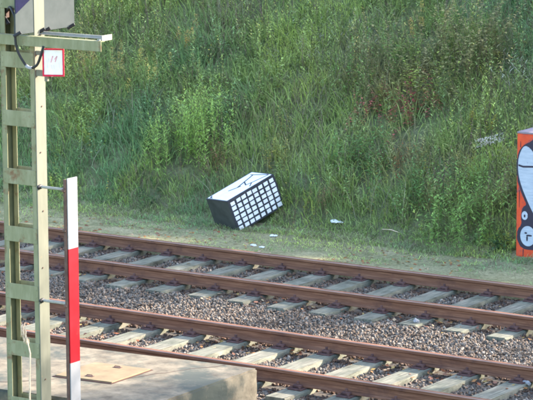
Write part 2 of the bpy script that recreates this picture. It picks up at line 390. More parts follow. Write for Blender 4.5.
def green(x, y, N, k=1.0):
    """leaf tissue colour by patch"""
    a = fbm(x, y, 1.8, 51); b = fbm(x, y, .8, 61); r = rng.random(N)
    base = np.array([[.165, .215, .070]])*np.ones((N, 1)); teal = np.array([[.105, .185, .085]]); yel = np.array([[.25, .30, .075]]); ol = np.array([[.24, .205, .10]])
    c = base+(teal-base)*np.clip((a-.54)*5, 0, .8)[:, None]
    c = c+(yel-c)*np.clip((b-.50)*4+(r-.65), 0, .9)[:, None]
    c = c+(ol-c)*np.clip((.42-a)*5, 0, .8)[:, None]
    return c*rng.uniform(.7, 1.5, (N, 1))*k*1.42
class Bag:
    def __init__(s): s.V, s.F, s.C, s.n = [], {}, [], 0
    def add(s, V, Fs, col, per):
        for F in Fs: s.F.setdefault(F.shape[1], []).append(F+s.n)
        s.V.append(V); s.n += len(V); s.C.append(np.repeat(col, per, 0))
    def build(s, name, parent=None, loc=None):
        V = np.concatenate(s.V)
        return npmesh(name, V, [np.concatenate(f) for f in s.F.values()], M['leaf'], parent, np.concatenate(s.C), loc=loc)
def terrP(x, y): return np.stack([x, y, terr(x, y)], -1)
XR = (-33, -11.5)
def in_box(x, y):      # keep plants out of the crate and the post
    dx, dy = x+20.901, y-30.657; det = .245*.168-.752*-.476
    a_ = (dx*.168-dy*-.476)/det; c_ = (.245*dy-.752*dx)/det
    for sx_, sy_, sr_ in ((-20.15, 33.2, .3), (-19.45, 33.0, .3), (-19.3, 32.2, .2), (-19.95, 33.85, .3), (-17.85, 32.1, .2), (-22.75, 32.05, .3), (-21.3, 32.05, .15)):
        near_ = np.hypot(x-sx_, (y-sy_)*.8) < sr_; x = np.where(near_ & (np.sin(x*971+y*577) > -.5), -21.2, x); a_ = np.where(x == -21.2, .3, a_); c_ = np.where(x == -21.2, .5, c_)
    return ((a_ > -.05) & (a_ < .8) & (c_ > -.05) & (c_ < 1.05)) | ((x > -16.75) & (x < -15.4) & (y > 30.9) & (y < 31.7))
# 1) grass tufts on the slope
g = Bag()
nt_ = 9500; tx = rng.uniform(*XR, nt_); ty = 30.7+8.6*rng.random(nt_)**1.25
per = 15; jx = rng.normal(0, .07, (nt_, per)); jy = rng.normal(0, .07, (nt_, per))
x = (tx[:, None]+jx).ravel(); y = (ty[:, None]+jy).ravel(); az = np.arctan2(jy, jx).ravel()+rng.normal(0, .5, x.size)
tall = np.clip((y-30.7)/1.3, .22, 1)*(.6+.8*fbm(x, y, 1.3, 71)); H = rng.uniform(.16, .46, x.size)*tall
k = ~in_box(x, y); x, y, az, H, tall = x[k], y[k], az[k], H[k], tall[k]
down = rng.random(len(x)) < .4; az = np.where(down, -math.pi/2+rng.normal(0, .7, len(x)), az)
V, Q, T, p = blades(terrP(x, y), H, rng.uniform(.006, .014, len(x)), rng.uniform(.2, 1.1, len(x)), az)
c = green(x, y, len(x), 1.15); dry = rng.random(len(x)) < .10+.22*(fbm(x, y, 1.4, 81) > .55); c[dry] = np.array([[.27, .235, .14]])*rng.uniform(.6, 1.3, (dry.sum(), 1))
g.add(V, [Q, T], c, 7)
# short turf on the strip and in front of the slab
n_ = 62000; x = rng.uniform(*XR, n_); y = 28.8+2.6*rng.random(n_)**.75
k = (fbm(x, y, .45, 91)+.22*(y-30.2)+rng.normal(0, .06, n_) > .44) & ~in_box(x, y); x, y = x[k], y[k]
V, Q, T, p = blades(np.stack([x, y, np.where(y < 31.1, stripz(x, y)-.004, terr(x, y))], -1), rng.uniform(.02, .075, len(x))*(1+.8*(y > 30.6)), rng.uniform(.004, .009, len(x)), rng.uniform(.4, 1.6, len(x)), rng.uniform(0, 6.28, len(x)))
c = green(x, y, len(x), 1.5); dry = rng.random(len(x)) < .5; c[dry] = np.array([[.30, .27, .17]])*rng.uniform(.6, 1.2, (dry.sum(), 1)); g.add(V, [Q, T], c, 7)
tag(g.build('embankment_grass'), 'rank green grass covering the embankment slope', 'grass', kind='stuff')
g = Bag()
n_ = 14000; x = rng.uniform(-24, -6, n_); y = rng.uniform(17.2, 21.3, n_); k = ~((x < -14.8) & (y > 20.15)); x, y = x[k], y[k]
P = np.stack([x, y, np.full(len(x), -.37)], -1); V, Q, T, p = blades(P, rng.uniform(.08, .28, len(x)), rng.uniform(.005, .01, len(x)), rng.uniform(.2, 1., len(x)), rng.uniform(0, 6.28, len(x)))
c = green(x, y, len(x), 1.4)+np.array([[.05, .04, 0]]); g.add(V, [Q, T], c, 7)
tag(g.build('foreground_grass'), 'yellow-green grass in front of the concrete slab', 'grass', kind='stuff')
# 2) leafy weeds: upright stems with leaves all the way up
def weed_stems(x, y, H, col, nl=22, L=.075, W=.016, up=.55, lean=.12, stemc=(.12, .11, .06), droop=0., base=None, g=None):
    N = len(x); P = terrP(x, y) if base is None else base; az = rng.uniform(0, 6.28, N); g = g or Bag()
    V, Q, T, p = blades(P, H, np.full(N, .006), np.full(N, lean), az); g.add(V, [Q, T], np.array([stemc])*rng.uniform(.7, 1.3, (N, 1)), 7)
    t = np.tile(np.linspace(.15, 1, nl), (N, 1))+rng.uniform(-.02, .02, (N, nl)); t = t.clip(.05, 1)
    C = P[:, None]+np.stack([np.cos(az), np.sin(az), az*0], -1)[:, None]*(H[:, None]*lean*t**1.75)[..., None]; C[..., 2] += H[:, None]*(t-.35*lean*t*t)
    a2 = rng.uniform(0, 6.28, (N, nl)); u_ = up+rng.uniform(-.25, .3, (N, nl))-droop*(1-t)
    D = np.stack([np.cos(a2), np.sin(a2), u_], -1); D /= np.linalg.norm(D, axis=-1)[..., None]
    Uv = np.stack([-D[..., 2]*np.cos(a2), -D[..., 2]*np.sin(a2), np.hypot(D[..., 0], D[..., 1])], -1)
    LL = (L*(1.15-.55*t)*rng.uniform(.7, 1.3, (N, nl))).ravel()
    V, F = leafset(C.reshape(-1, 3), D.reshape(-1, 3), Uv.reshape(-1, 3), LL, LL*(W/L)*rng.uniform(.8, 1.3, LL.size))
    cc = np.repeat(col, nl, 0)*rng.uniform(.7, 1.4, (N*nl, 1)); g.add(V, [F], cc, 5); return g
g = Bag()
n_ = 5200; x = rng.uniform(*XR, n_); y = 31.0+8.2*rng.random(n_)**1.1
dens = fbm(x, y, 1.5, 101); left = np.clip((-22.2-x)/3, 0, 1)*np.clip((y-31.6), 0, 1)
k = (dens+.22*left+.12*(y > 33.5)+.10*(x > -18.5) > .50) & ~in_box(x, y) & (rng.random(n_) < np.clip((y-30.9)*1.2, .15, 1)); x, y = x[k], y[k]
H = (.24+.42*fbm(x, y, 1.1, 111)+.28*rng.random(len(x)))*np.clip((y-30.6)/1.4, .35, 1)
kind = rng.random(len(x)); c = green(x, y, len(x), 1.05)
q = kind < .55; weed_stems(x[q], y[q], H[q]*1.15, c[q], 24, .095, .018, .6, g=g)
q = (kind >= .55) & (kind < .85); weed_stems(x[q], y[q], H[q]*.8, c[q]*.95, 16, .10, .045, .25, droop=.3, g=g)
q = kind >= .85; weed_stems(x[q], y[q], H[q], c[q]*np.array([[1.5, 1.25, .8]]), 20, .06, .02, .45, g=g)
n_ = 420; x = rng.uniform(*XR, n_); y = 31.3+6*rng.random(n_); k = ~in_box(x, y); x, y = x[k], y[k]
weed_stems(x, y, rng.uniform(.2, .75, len(x)), np.array([[.55, .47, .09]])*rng.uniform(.6, 1.2, (len(x), 1)), 7, .045, .028, .2, g=g)
tag(g.build('leafy_weeds'), 'thick tangle of green leafy weeds over the embankment', 'weeds', kind='stuff')
# 3) dead stalks and straw, with brown-mauve seed heads in patches
g = Bag()
n_ = 8000; x = rng.uniform(*XR, n_); y = 31.3+7.8*rng.random(n_); k = (fbm(x, y, 1.7, 121) > .47) & ~in_box(x, y); x, y = x[k], y[k]
V, Q, T, p = blades(terrP(x, y), rng.uniform(.3, .75, len(x)), rng.uniform(.003, .006, len(x)), rng.uniform(.1, .9, len(x)), rng.uniform(0, 6.28, len(x)), .3)
g.add(V, [Q, T], np.array([[.38, .34, .26]])*rng.uniform(.5, 1.35, (len(x), 1)), 7)
n_ = 2600; x = rng.uniform(*XR, n_); y = 31.6+7.5*rng.random(n_); k = (fbm(x, y, 1.3, 131)+.1*(y > 34)+.10*((x < -23.5) & (y > 33.2)) > .56) & ~in_box(x, y); x, y = x[k], y[k]
weed_stems(x, y, rng.uniform(.35, .7, len(x)), np.array([[.24, .15, .125]])*rng.uniform(.7, 1.6, (len(x), 1)), 22, .04, .02, .4, stemc=(.16, .12, .1), g=g)
tag(g.build('dead_stalks'), 'dead straw and brown withered stems among the green slope weeds', 'weeds', kind='stuff')
# 4) straggly drooping straw at the foot of the slope
g = Bag(); n_ = 1500; x = rng.uniform(*XR, n_); y = rng.normal(31.0, .28, n_); k = ~in_box(x, y) & (fbm(x, y, .9, 141) > .46); x, y = x[k], y[k]
V, Q, T, p = blades(terrP(x, y)+[0, 0, .01], rng.uniform(.1, .26, len(x)), rng.uniform(.004, .007, len(x)), rng.uniform(.9, 1.7, len(x)), rng.normal(-math.pi/2, .8, len(x)))
g.add(V, [Q, T], np.array([[.33, .28, .19]])*rng.uniform(.5, 1.2, (len(x), 1)), 7)
tag(g.build('trampled_straw'), 'flattened straw and roots along the foot of the slope', 'weeds', kind='stuff')

# individual plants ------------------------------------------------
def plant(name, label, cat, x, y, n, spread, H, col, nl=26, L=.08, W=.016, up=.5, lean=.15, heads=None, group=None, tips=None, partname='foliage', droop=0., stemc=(.14, .12, .07)):
    z = float(terr(x, y)); root = empty(name, (x, y, z)); tag(root, label, cat, group)
    bx, by = rng.normal(0, spread, n), rng.normal(0, spread, n)
    base = np.stack([bx, by, terr(x+bx, y+by)-z], -1); h = rng.uniform(H*.65, H, n); h[0] = H
    c = np.array([col])*rng.uniform(.8, 1.25, (n, 1))
    g = weed_stems(bx, by, h, c, nl, L, W, up, lean, stemc, droop, base=base); g.build(partname, root)
    s = MB(); s.tube([base[0]-[0, 0, .03], base[0]+[0, 0, h[0]*.3]], [.006, .004], 5); s.build('stem', M['bark'], root)
    if heads is not None:
        hc, hs, hn = heads; flat_ = hs > .15
        for i in range(1 if flat_ else n):
            g = Bag(); N = hn; t = rng.uniform(0, 1, N); a = rng.uniform(0, 6.28, N)
            r = hs*np.sqrt(rng.random(N)) if flat_ else hs*(1.05-t)*rng.uniform(.1, 1, N)
            zz_ = h[i]*.88+.12*t+r*np.cos(a)*.35 if flat_ else h[i]*(.74+.28*t)
            C = base[i]+np.stack([r*np.cos(a), r*np.sin(a)*(.6 if flat_ else 1), zz_], -1)
            D = np.stack([np.cos(a), np.sin(a), rng.uniform(-.2, 1, N)], -1); D /= np.linalg.norm(D, axis=1)[:, None]; Uv = np.cross(D, np.stack([-np.sin(a), np.cos(a), a*0], -1))
            V, F = leafset(C, D, -Uv, rng.uniform(.02, .042, N), rng.uniform(.010, .020, N)); g.add(V, [F], np.array([hc])*rng.uniform(.6, 1.4, (N, 1)), 5)
            g.build('flower_head', root)
    return root
GL = (.16, .25, .07)
plant('goldenrod', 'tallest faded ochre goldenrod spike beside the red-bordered sign', 'goldenrod', -25.25, 32.85, 7, .12, 1.2, GL, heads=((.42, .31, .11), .08, 95))
plant('goldenrod', 'thin ochre goldenrod just right of the tallest spike', 'goldenrod', -24.75, 32.9, 5, .08, 1.05, GL, heads=((.42, .33, .11), .06, 70))
plant('goldenrod', 'green goldenrod with small yellow tips, third from the mast', 'goldenrod', -24.2, 32.95, 14, .22, 1.05, (.17, .29, .08), heads=((.42, .38, .11), .05, 40))
plant('goldenrod', 'goldenrod with orange tips high on the slope above the bright green clump', 'goldenrod', -24.05, 33.85, 6, .12, .8, GL, heads=((.5, .36, .11), .06, 60))
plant('leafy_herb', 'large bright yellow-green clump of upright herbs up-slope left of the crate', 'weed', -22.75, 32.2, 95, .32, 1.08, (.31, .45, .11), nl=36, L=.10, W=.019, up=.7, lean=.1)
plant('leafy_herb', 'reddish stemmed green weed at the right foot of the bright clump', 'weed', -22.1, 31.95, 16, .15, .62, (.30, .17, .09), nl=20, L=.06, W=.018)
plant('yellow_herb', 'low weed with yellow leaves just behind the crate', 'weed', -21.3, 32.1, 12, .16, .45, (.48, .42, .09), nl=12, L=.07, W=.03, up=.2)
plant('yellow_herb', 'small yellowing weed up the slope behind the crate', 'weed', -21.65, 32.75, 10, .14, .5, (.44, .38, .10), nl=12, L=.07, W=.03, up=.2)
plant('red_leaved_shrub', 'low shrub with dull crimson leaves midway up the slope', 'shrub', -20.25, 33.35, 16, .22, .52, (.50, .15, .12), nl=22, L=.08, W=.038, up=.1, lean=.35)
plant('red_leaved_shrub', 'right-hand dark crimson shrub with longer arching stems', 'shrub', -19.6, 33.3, 15, .2, .55, (.48, .13, .12), nl=22, L=.08, W=.038, up=.1, lean=.45)
plant('sapling', 'sapling with pale yellow-green leaves above the crimson shrubs', 'sapling', -19.95, 33.95, 26, .28, .75, (.42, .48, .10), nl=12, L=.12, W=.036, up=.15, lean=.3)
plant('leafy_herb', 'tall fresh green nettles above the pale sapling', 'weed', -20.7, 33.9, 34, .28, .95, (.17, .29, .07), nl=26, L=.08, W=.026, up=.4)
plant('orange_herb', 'small weed with orange and red leaves below the crimson shrubs', 'weed', -19.3, 32.3, 12, .13, .5, (.48, .17, .06), nl=13, L=.05, W=.024, up=.2)
plant('leafy_herb', 'broad leaved green weed left of the orange weed', 'weed', -19.85, 32.3, 30, .26, .6, (.15, .28, .08), nl=16, L=.10, W=.045, up=.25)
plant('leafy_herb', 'big lush light green clump at the slope foot left of the painted post', 'weed', -17.75, 31.35, 70, .36, .85, (.22, .36, .09), nl=28, L=.10, W=.024, up=.45, lean=.25)
plant('leafy_herb', 'dense green clump halfway between crate and painted post', 'weed', -18.65, 31.7, 40, .3, .7, (.14, .26, .08), nl=24, L=.10, W=.022, up=.35, lean=.25)
plant('leafy_herb', 'rusty-leaved weed against the right side of the crate', 'weed', -20.15, 31.45, 14, .12, .45, (.28, .19, .09), nl=18, L=.06, W=.02, up=.3)
plant('sapling', 'bushy olive-green sapling near the top of the slope', 'sapling', -19.7, 34.3, 70, .5, 1.25, (.30, .27, .11), nl=28, L=.10, W=.045, up=.05, lean=.35)
plant('goldenrod', 'goldenrod with two orange tips left of the olive sapling', 'goldenrod', -20.6, 34.75, 4, .12, .6, GL, heads=((.55, .40, .12), .06, 70))
plant('goldenrod', 'small yellow goldenrod right of the olive sapling', 'goldenrod', -18.3, 33.0, 3, .12, .5, GL, heads=((.40, .34, .06), .05, 50))
plant('withered_umbel', 'withered off-white umbel leaning beside the painted post', 'dead flower', -17.85, 32.25, 4, .05, .6, (.45, .42, .36), nl=5, L=.05, W=.012, lean=.5, heads=((.62, .56, .50), .2, 260), stemc=(.3, .26, .2))
plant('dry_grass_tuft', 'pale dry grass tuft high above the painted post', 'grass tuft', -18.35, 34.25, 26, .16, .62, (.55, .55, .40), nl=6, L=.16, W=.012, up=.7, lean=.7, stemc=(.4, .38, .26))
plant('dry_grass_tuft', 'tangled pale grey straw tuft in the upper middle of the slope', 'grass tuft', -22.0, 34.5, 60, .45, .62, (.42, .40, .32), nl=5, L=.14, W=.01, up=.5, lean=.8, stemc=(.3, .28, .22))
plant('leafy_herb', 'dark leafy weed at the foot of the slope left of the crate', 'weed', -23.0, 31.4, 16, .22, .3, (.07, .14, .05), nl=12, L=.08, W=.03, up=.2, lean=.4)
plant('leafy_herb', 'low ivy-like weed at the foot of the painted post', 'weed', -16.95, 31.1, 12, .12, .24, (.08, .16, .06), nl=12, L=.07, W=.045, up=.1, lean=.5)
plant('yellow_herb', 'tiny yellow-flowered weed on the strip right of the white paper', 'weed', -18.95, 31.5, 5, .07, .2, (.35, .34, .08), nl=9, L=.05, W=.02)

# shrubs on the crest: they cast the dappled shade over the tracks
def shrub(x, y, h, r, n, label):
    z = float(terr(x, y)); root = empty('crest_shrub', (x, y, z)); tag(root, label, 'shrub', 'shrubs on the embankment top')
    s = MB(); tips = []
    for i in range(9):
        a = random.uniform(0, 6.28); e = random.uniform(.3, 1); p1 = Vector((math.cos(a)*r*.3*e, math.sin(a)*r*.3*e, h*.16)); p2 = Vector((math.cos(a)*r*.8*e, math.sin(a)*r*.8*e, h*random.uniform(.7, 1)))
        s.tube([(0, 0, -.1), p1, p2], [.035, .022, .006], 6); tips += [p1.lerp(p2, t) for t in (0, .3, .6, .8, 1)]
    s.build('trunk', M['bark'], root)
    T = np.array([t[:] for t in tips]); i = rng.integers(0, len(T), n); C = T[i]+rng.normal(0, r*.17, (n, 3))
    D = rng.normal(size=(n, 3)); D /= np.linalg.norm(D, axis=1)[:, None]; Uv = np.cross(D, rng.normal(size=(n, 3))); Uv /= np.linalg.norm(Uv, axis=1)[:, None]
    g = Bag(); V, F = leafset(C, D, Uv, rng.uniform(.09, .17, n), rng.uniform(.06, .11, n)); g.add(V, [F], np.array([[.07, .12, .04]])*rng.uniform(.6, 1.5, (n, 1)), 5); g.build('crown', root)
ci = 0
for x, y, h, r, n in [(-20.6+1.45*k+random.uniform(-.3, .3), 39.3+random.uniform(-.3, .3), (3.0 if k < 7 else 2.1)+random.uniform(-.25, .3), 1.1, 3600) for k in range(13)]:
    shrub(x, y, h, r, n, 'leafy shrub on top of the embankment, '+ORD[ci]+' from the left'); ci += 1
for x, y, h, r, n in ((-3.7, 39.3, 4.3, 1.2, 5500), (-2.2, 39.5, 7.4, 1.9, 11000), (-.2, 40.2, 7.6, 2.4, 11000), (2.9, 40.4, 7.4, 2.6, 9000), (6.7, 40.0, 7.0, 2.6, 7000)):
    shrub(x, y, h, r, n, 'tall bushy tree on top of the embankment, '+ORD[ci-13]+' past the shrubs'); ci += 1

# ------------------------------------------------------------------ checkered crate
def frame_M(o, a, b, c):
    return Matrix(((a[0], b[0], c[0], o[0]), (a[1], b[1], c[1], o[1]), (a[2], b[2], c[2], o[2]), (0, 0, 0, 1)))
av, bv, cv = Vector((.245, .752, .291)), Vector((.080, .141, -.431)), Vector((-.476, .168, -.033))
LA, LB, LC = .862, .475, .520
ea = av.normalized(); ec = (cv-ea*cv.dot(ea)).normalized(); eb = ea.cross(ec); eb = eb if eb.dot(bv) > 0 else -eb
Fp = Vector((-20.901, 30.657, -.235)); Dp = Fp-eb*LB
root = empty('checkered_crate', Dp); tag(root, 'black and white checkered crate tipped over on the grass beside the far rail', 'crate')
MX = frame_M((0, 0, 0), ea, eb, ec)          # local: x along the long edge, y down the grid face, z to the far side
t = .012
mb = MB(); mb.box((0, 0, t), (t, LB, LC-t), .002, 0, MX); mb.box((LA-t, 0, t), (LA, LB, LC-t), .002, 0, MX)
mb.box((t+.001, LB-t, t), (LA-t-.001, LB, LC-t), .002, 0, MX); mb.box((0, 0, LC-t+.001), (LA, LB, LC), .003, 0, MX)
mb.build('box_body', M['boxend'], root)
mb = MB(); mb.box((-.006, -.006, -.001), (LA+.006, LB+.006, t-.001), .002, 0, MX)
NX, NY = 8, 6; mx, my = .014, .012
cw, ch_ = (LA-2*mx)/NX, (LB-2*my)/NY
for i in range(NX):
    for j in range(NY):
        cx = mx+(i+.5)*cw+random.uniform(-.004, .004); cy = my+(j+.5)*ch_+random.uniform(-.003, .003); wv = cw*random.uniform(.33, .385); hv = ch_*random.uniform(.33, .38)
        pts = [(cx-wv+random.uniform(-.003, .003), cy-hv+random.uniform(-.003, .003), -.001), (cx+wv+random.uniform(-.003, .003), cy-hv+random.uniform(-.003, .003), -.001), (cx+wv, cy+hv+random.uniform(-.003, .003), -.001), (cx-wv, cy+hv, -.001)]
        mb.poly(pts, (0, 0, -1), .003, 1, MX)
mb.build('checkered_panel', [M['boxblack'], M['boxwhite']], root)
mb = MB(); mb.box((-.004, -.013, t+.001), (LA+.004, -.001, LC+.004), .002, 0, MX)
mb.poly([(.014, -.013, .035), (LA-.02, -.013, .02), (LA-.012, -.013, LC-.03), (.02, -.013, LC-.018)], (0, -1, 0), .003, 1, MX)
def stroke(p, q, wd):
    p, q = Vector(p), Vector(q); d = (q-p).normalized(); wd *= 1.5; s_ = Vector((-d.y, d.x))*wd/2; e = d*wd*.3
    wd *= 1
    P = [p-s_-e, q-s_+e, q+s_+e, p+s_-e]; return [(a.x, -.016, a.y) for a in P]
def tp(px, py):       # a mark given on the lid in (long-edge, cross-edge) fractions
    return (px*LA, py*LC)
for p, q, wd in ((tp(.32, .62), tp(.45, .50), .018), (tp(.45, .50), tp(.50, .46), .018), (tp(.45, .50), tp(.90, .72), .018), (tp(.92, .60), tp(.90, .82), .014), (tp(.56, .34), tp(.66, .28), .016), (tp(.66, .28), tp(.96, .14), .016), (tp(.56, .34), tp(.66, .62), .014), (tp(.66, .28), tp(.54, .12), .012), (tp(.92, .62), tp(.965, .18), .014), (tp(.03, .86), tp(.10, .93), .014), (tp(.03, .78), tp(.07, .90), .01)):
    mb.poly(stroke(p, q, wd), (0, -1, 0), .001, 0, MX)
mb.build('white_panel', [M['boxblack'], M['boxwhite']], root)

# ------------------------------------------------------------------ graffiti post (concrete) at the right
px0, py0, pz0, ph = -16.69, 30.953, -.24, 1.725
root = empty('painted_concrete_post', (px0, py0, pz0)); tag(root, 'concrete post painted orange-red with pale blue and black graffiti', 'post')
mb = MB(); mb.box((0, 0, -.2), (.95, .55, ph-.026), .012); mb.build('post_body', M['gorange'], root)
mb = MB(); mb.box((-.004, -.004, ph-.025), (.954, .554, ph), .008, seg=2); mb.build('cap', M['gpurple'], root)
Y0 = -.002
def decal(name, pts, mat, d=0, parent=root):
    mb = MB(); mb.poly([(x_, Y0-d, z_) for x_, z_ in pts], (0, -1, 0), .002); return mb.build(name, mat, parent)
def sm(pts, k=3):      # smooth a closed outline (Chaikin)
    for _ in range(k):
        q = []
        for i in range(len(pts)):
            a, b_ = pts[i], pts[(i+1) % len(pts)]; q += [(a[0]*.75+b_[0]*.25, a[1]*.75+b_[1]*.25), (a[0]*.25+b_[0]*.75, a[1]*.25+b_[1]*.75)]
        pts = q
    return pts
ell = lambda cx, cz, rx, rz, n=28: [(cx+rx*math.cos(2*math.pi*i/n), cz+rz*math.sin(2*math.pi*i/n)) for i in range(n)]
mb = MB()
mb.poly([(x_+random.uniform(-.004, .004), Y0, z_+random.uniform(-.004, .004)) for x_, z_ in sm([(.004, 1.18), (.0, 1.36), (.05, 1.50), (.12, 1.57), (.20, 1.60), (.26, 1.66), (.40, 1.66), (.55, 1.6), (.75, 1.2), (.7, .6), (.55, .2), (.40, .16), (.25, .17), (.10, .17), (.02, .27), (.015, .42), (.09, .50), (.065, .60), (.10, .74), (.16, .76), (.10, .86), (.02, 1.04)], 2)], (0, -1, 0), .002)
mb.build('black_lettering', M['gblack'], root)
mb = MB()
mb.poly([(x_, Y0-.003, z_) for x_, z_ in sm([(.032, 1.40), (.022, 1.28), (.03, 1.16), (.07, 1.02), (.15, .85), (.27, .63), (.46, .46), (.44, 1.1), (.27, 1.45), (.16, 1.55), (.09, 1.53)], 2)], (0, -1, 0), .002)
for cx, cz, rx, rz in ((.13, .62, .045, .058), (.18, .35, .112, .135)): mb.poly([(x_, Y0-.003, z_) for x_, z_ in ell(cx, cz, rx, rz)], (0, -1, 0), .002)
mb.build('pale_blue_lettering', M['gblue'], root)
mb = MB()
for cx, cz, rx, rz in ((.13, .615, .013, .02), (.20, .36, .045, .012), (.17, .32, .012, .04), (.15, .39, .02, .012)): mb.poly([(x_, Y0-.006, z_) for x_, z_ in ell(cx, cz, rx, rz, 14)], (0, -1, 0), .001)
mb.poly([(.03, Y0-.006, 1.27), (.10, Y0-.006, 1.255), (.30, Y0-.006, 1.27), (.30, Y0-.006, 1.295), (.10, Y0-.006, 1.28), (.03, Y0-.006, 1.295)], (0, -1, 0), .001)
mb.poly([(.25, Y0-.0065, 1.45), (.29, Y0-.0065, 1.2), (.38, Y0-.0065, .9), (.42, Y0-.0065, .9), (.33, Y0-.0065, 1.2), (.28, Y0-.0065, 1.45)], (0, -1, 0), .001)
mb.build('black_details', M['gblack'], root)
for k_, (cx, z0, z1) in enumerate(((.045, .95, .72), (.30, .22, .04), (.11, .17, .02), (.21, 1.02, .93), (.055, 1.52, 1.60))):      # paint runs
    mb = MB(); mb.poly([(cx-.005, Y0-.0005, z0), (cx-.002, Y0-.0005, z1), (cx+.002, Y0-.0005, z1), (cx+.006, Y0-.0005, z0)], (0, -1, 0), .0015); mb.build('paint_run', M['gblack'], root)

# ------------------------------------------------------------------ concrete slab with hatch
root = empty('concrete_slab', (-14.915, 20.24, -.37)); tag(root, 'sunlit raised concrete slab between the mast and the near track', 'concrete slab')
b = bmesh.new(); bmesh.ops.create_cube(b, size=1)
for v in b.verts: v.co = Vector(((v.co.x-.5)*9., (v.co.y+.5)*1.962, (v.co.z+.5)*.67))
bmesh.ops.bevel(b, geom=b.edges[:], offset=.018, segments=2, affect='EDGES')
bmesh.ops.subdivide_edges(b, edges=[e for e in b.edges if e.calc_length() > .4], cuts=14, use_grid_fill=True)
for v in b.verts:
    v.co += Vector((float(vn(v.co.y*3, v.co.z*3, .3, 3))-.5, float(vn(v.co.x, v.co.z*2, .35, 4))-.5, (float(vn(v.co.x, v.co.y, .4, 5))-.5)*.4))*.014
for v in b.verts: v.co.y += .09*v.co.x-.05*(1-v.co.y/1.962)*0
mb = MB(); mb._merge(b, 0, None); mb.build('concrete_block', M['concrete'], root)
SH = Matrix(((1, 0, 0, 0), (.09, 1, 0, .02), (0, 0, 1, 0), (0, 0, 0, 1)))      # the slab is slightly out of square
mb = MB(); mb.box((-1.535, .665, .671), (-.84, 1.365, .676), 0, 0, SH); mb.build('hatch_frame', M['hatchdark'], root)
mb = MB(); mb.box((-1.52, .69, .672), (-.855, 1.35, .686), .003, 0, SH); hat = mb.build('hatch', M['hatch'], root)
for hx, hy in ((-1.19, .80), (-1.18, 1.25)):
    mb = MB(); mb.box((hx-.045, hy-.018, .6865), (hx+.045, hy+.018, .690), 0, 0, SH); mb.tube([(hx-.035, hy, .689), (hx-.03, hy, .70), (hx+.03, hy, .70), (hx+.035, hy, .689)], .004, 6, 0, SH); mb.build('handle', M['plate'], hat)
# cracks and grit on the slab
mb = MB()
for x0, y0, dx, dy, k in ((-.35, 1.9, -.10, -.16, 7), (-1.9, .2, .13, .12, 6)):
    p = Vector((x0, y0))
    for q in range(k):
        e = p+Vector((dx+random.uniform(-.06, .06), dy+random.uniform(-.06, .06))); d = (e-p).normalized(); n_ = Vector((-d.y, d.x))*random.uniform(.002, .005)
        mb.poly([(p.x-n_.x, p.y-n_.y, .6725), (e.x-n_.x, e.y-n_.y, .6725), (e.x+n_.x, e.y+n_.y, .6725), (p.x+n_.x, p.y+n_.y, .6725)], (0, 0, 1), .001, 0, SH); p = e
mb.build('crack', M['hatchdark'], root)

# ------------------------------------------------------------------ signal mast
MU0, MU1, MV0, MV1 = -16.345, -15.925, 19.95, 20.105
mu, mv = (MU0+MU1)/2, (MV0+MV1)/2
root = empty('signal_mast', (mu, mv, -.37)); tag(root, 'pale olive ladder-like steel signal mast in the left foreground', 'signal mast')
def W(x_, y_, z_): return (x_-mu, y_-mv, z_+.37)          # world -> mast coordinates
def wb(mb, lo, hi, bev=.002, mat=0): return mb.box(W(*lo), W(*hi), bev, mat)
ZT = 5.6; th = .010; fl = .062
for s in (0, 1):
    mb = MB(); web = (MU0, MU0+th) if s == 0 else (MU1-th, MU1)
    f0 = (MU0+th+.0005, MU0+fl) if s == 0 else (MU1-fl, MU1-th-.0005)
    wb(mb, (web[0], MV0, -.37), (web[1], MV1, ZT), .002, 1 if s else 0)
    if not s: wb(mb, (web[1]+.0005, MV0+th+.001, -.37), (web[1]+.003, MV1-th-.001, ZT), 0, 1)  # thin darker green lining on the left web's inner face
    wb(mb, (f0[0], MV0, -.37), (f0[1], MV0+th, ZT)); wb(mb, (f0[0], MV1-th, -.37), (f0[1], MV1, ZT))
    mb.build('upright', [M['paint'], M['sunlit_paint'] if s else M['inner']], root)
zz = 1.425-.5625*3
mbb = None
while zz < ZT:
    if zz > -.3:
        mb = MB(); wb(mb, (MU0+fl+.001-.05, MV0-.006, zz-.15), (MU1-fl-.001+.05, MV0-.0005, zz), .002)
        for bx_ in (MU0+.03, MU1-.03):
            for bz in (zz-.04, zz-.11): mb.ball(W(bx_, MV0-.006, bz), (.008, .005, .008), 0, 1)
        mb.build('batten', M['paint'], root)
        mb = MB(); wb(mb, (MU0+.012, MV1+.0005, zz-.15), (MU1-.012, MV1+.006, zz), .002); mb.build('batten', M['paint'], root)
    zz += .5625
# small bolts on the sunlit side
for z_ in (.5, 1.6, 2.15, 3.16, 2.72):
    mb = MB(); y_ = 20.02+random.uniform(-.02, .02); mb.tube([W(MU1-.001, y_, z_), W(MU1+.006, y_, z_)], .008, 8); mb.build('bolt', M['brown'], root)
# cross-arm frame near the top
mb = MB()
wb(mb, (-17.4, 19.875, 3.750), (-15.085, 19.885, 3.845), .001); wb(mb, (-17.4, 19.886, 3.838), (-15.085, 19.940, 3.846), .001)
mb.build('front_arm', M['paint'], root)
mb = MB(); wb(mb, (-15.92, 20.060, 3.848), (-15.15, 20.072, 3.875), .001); wb(mb, (-15.92, 20.025, 3.848), (-15.15, 20.0595, 3.856), .001)
mb.build('rear_arm', M['galv'], root)
mb = MB(); wb(mb, (-17.4, 20.44, 3.86), (-16.2, 20.47, 3.98), .001); mb.build('guard_rail', M['galv'], root)
mb = MB(); wb(mb, (-15.148, 19.90, 3.847), (-15.118, 20.085, 3.857), .001); wb(mb, (-15.1185, 19.93, 3.840), (-15.110, 20.085, 3.892), .001)
mb.build('end_bracket', M['galv'], root)
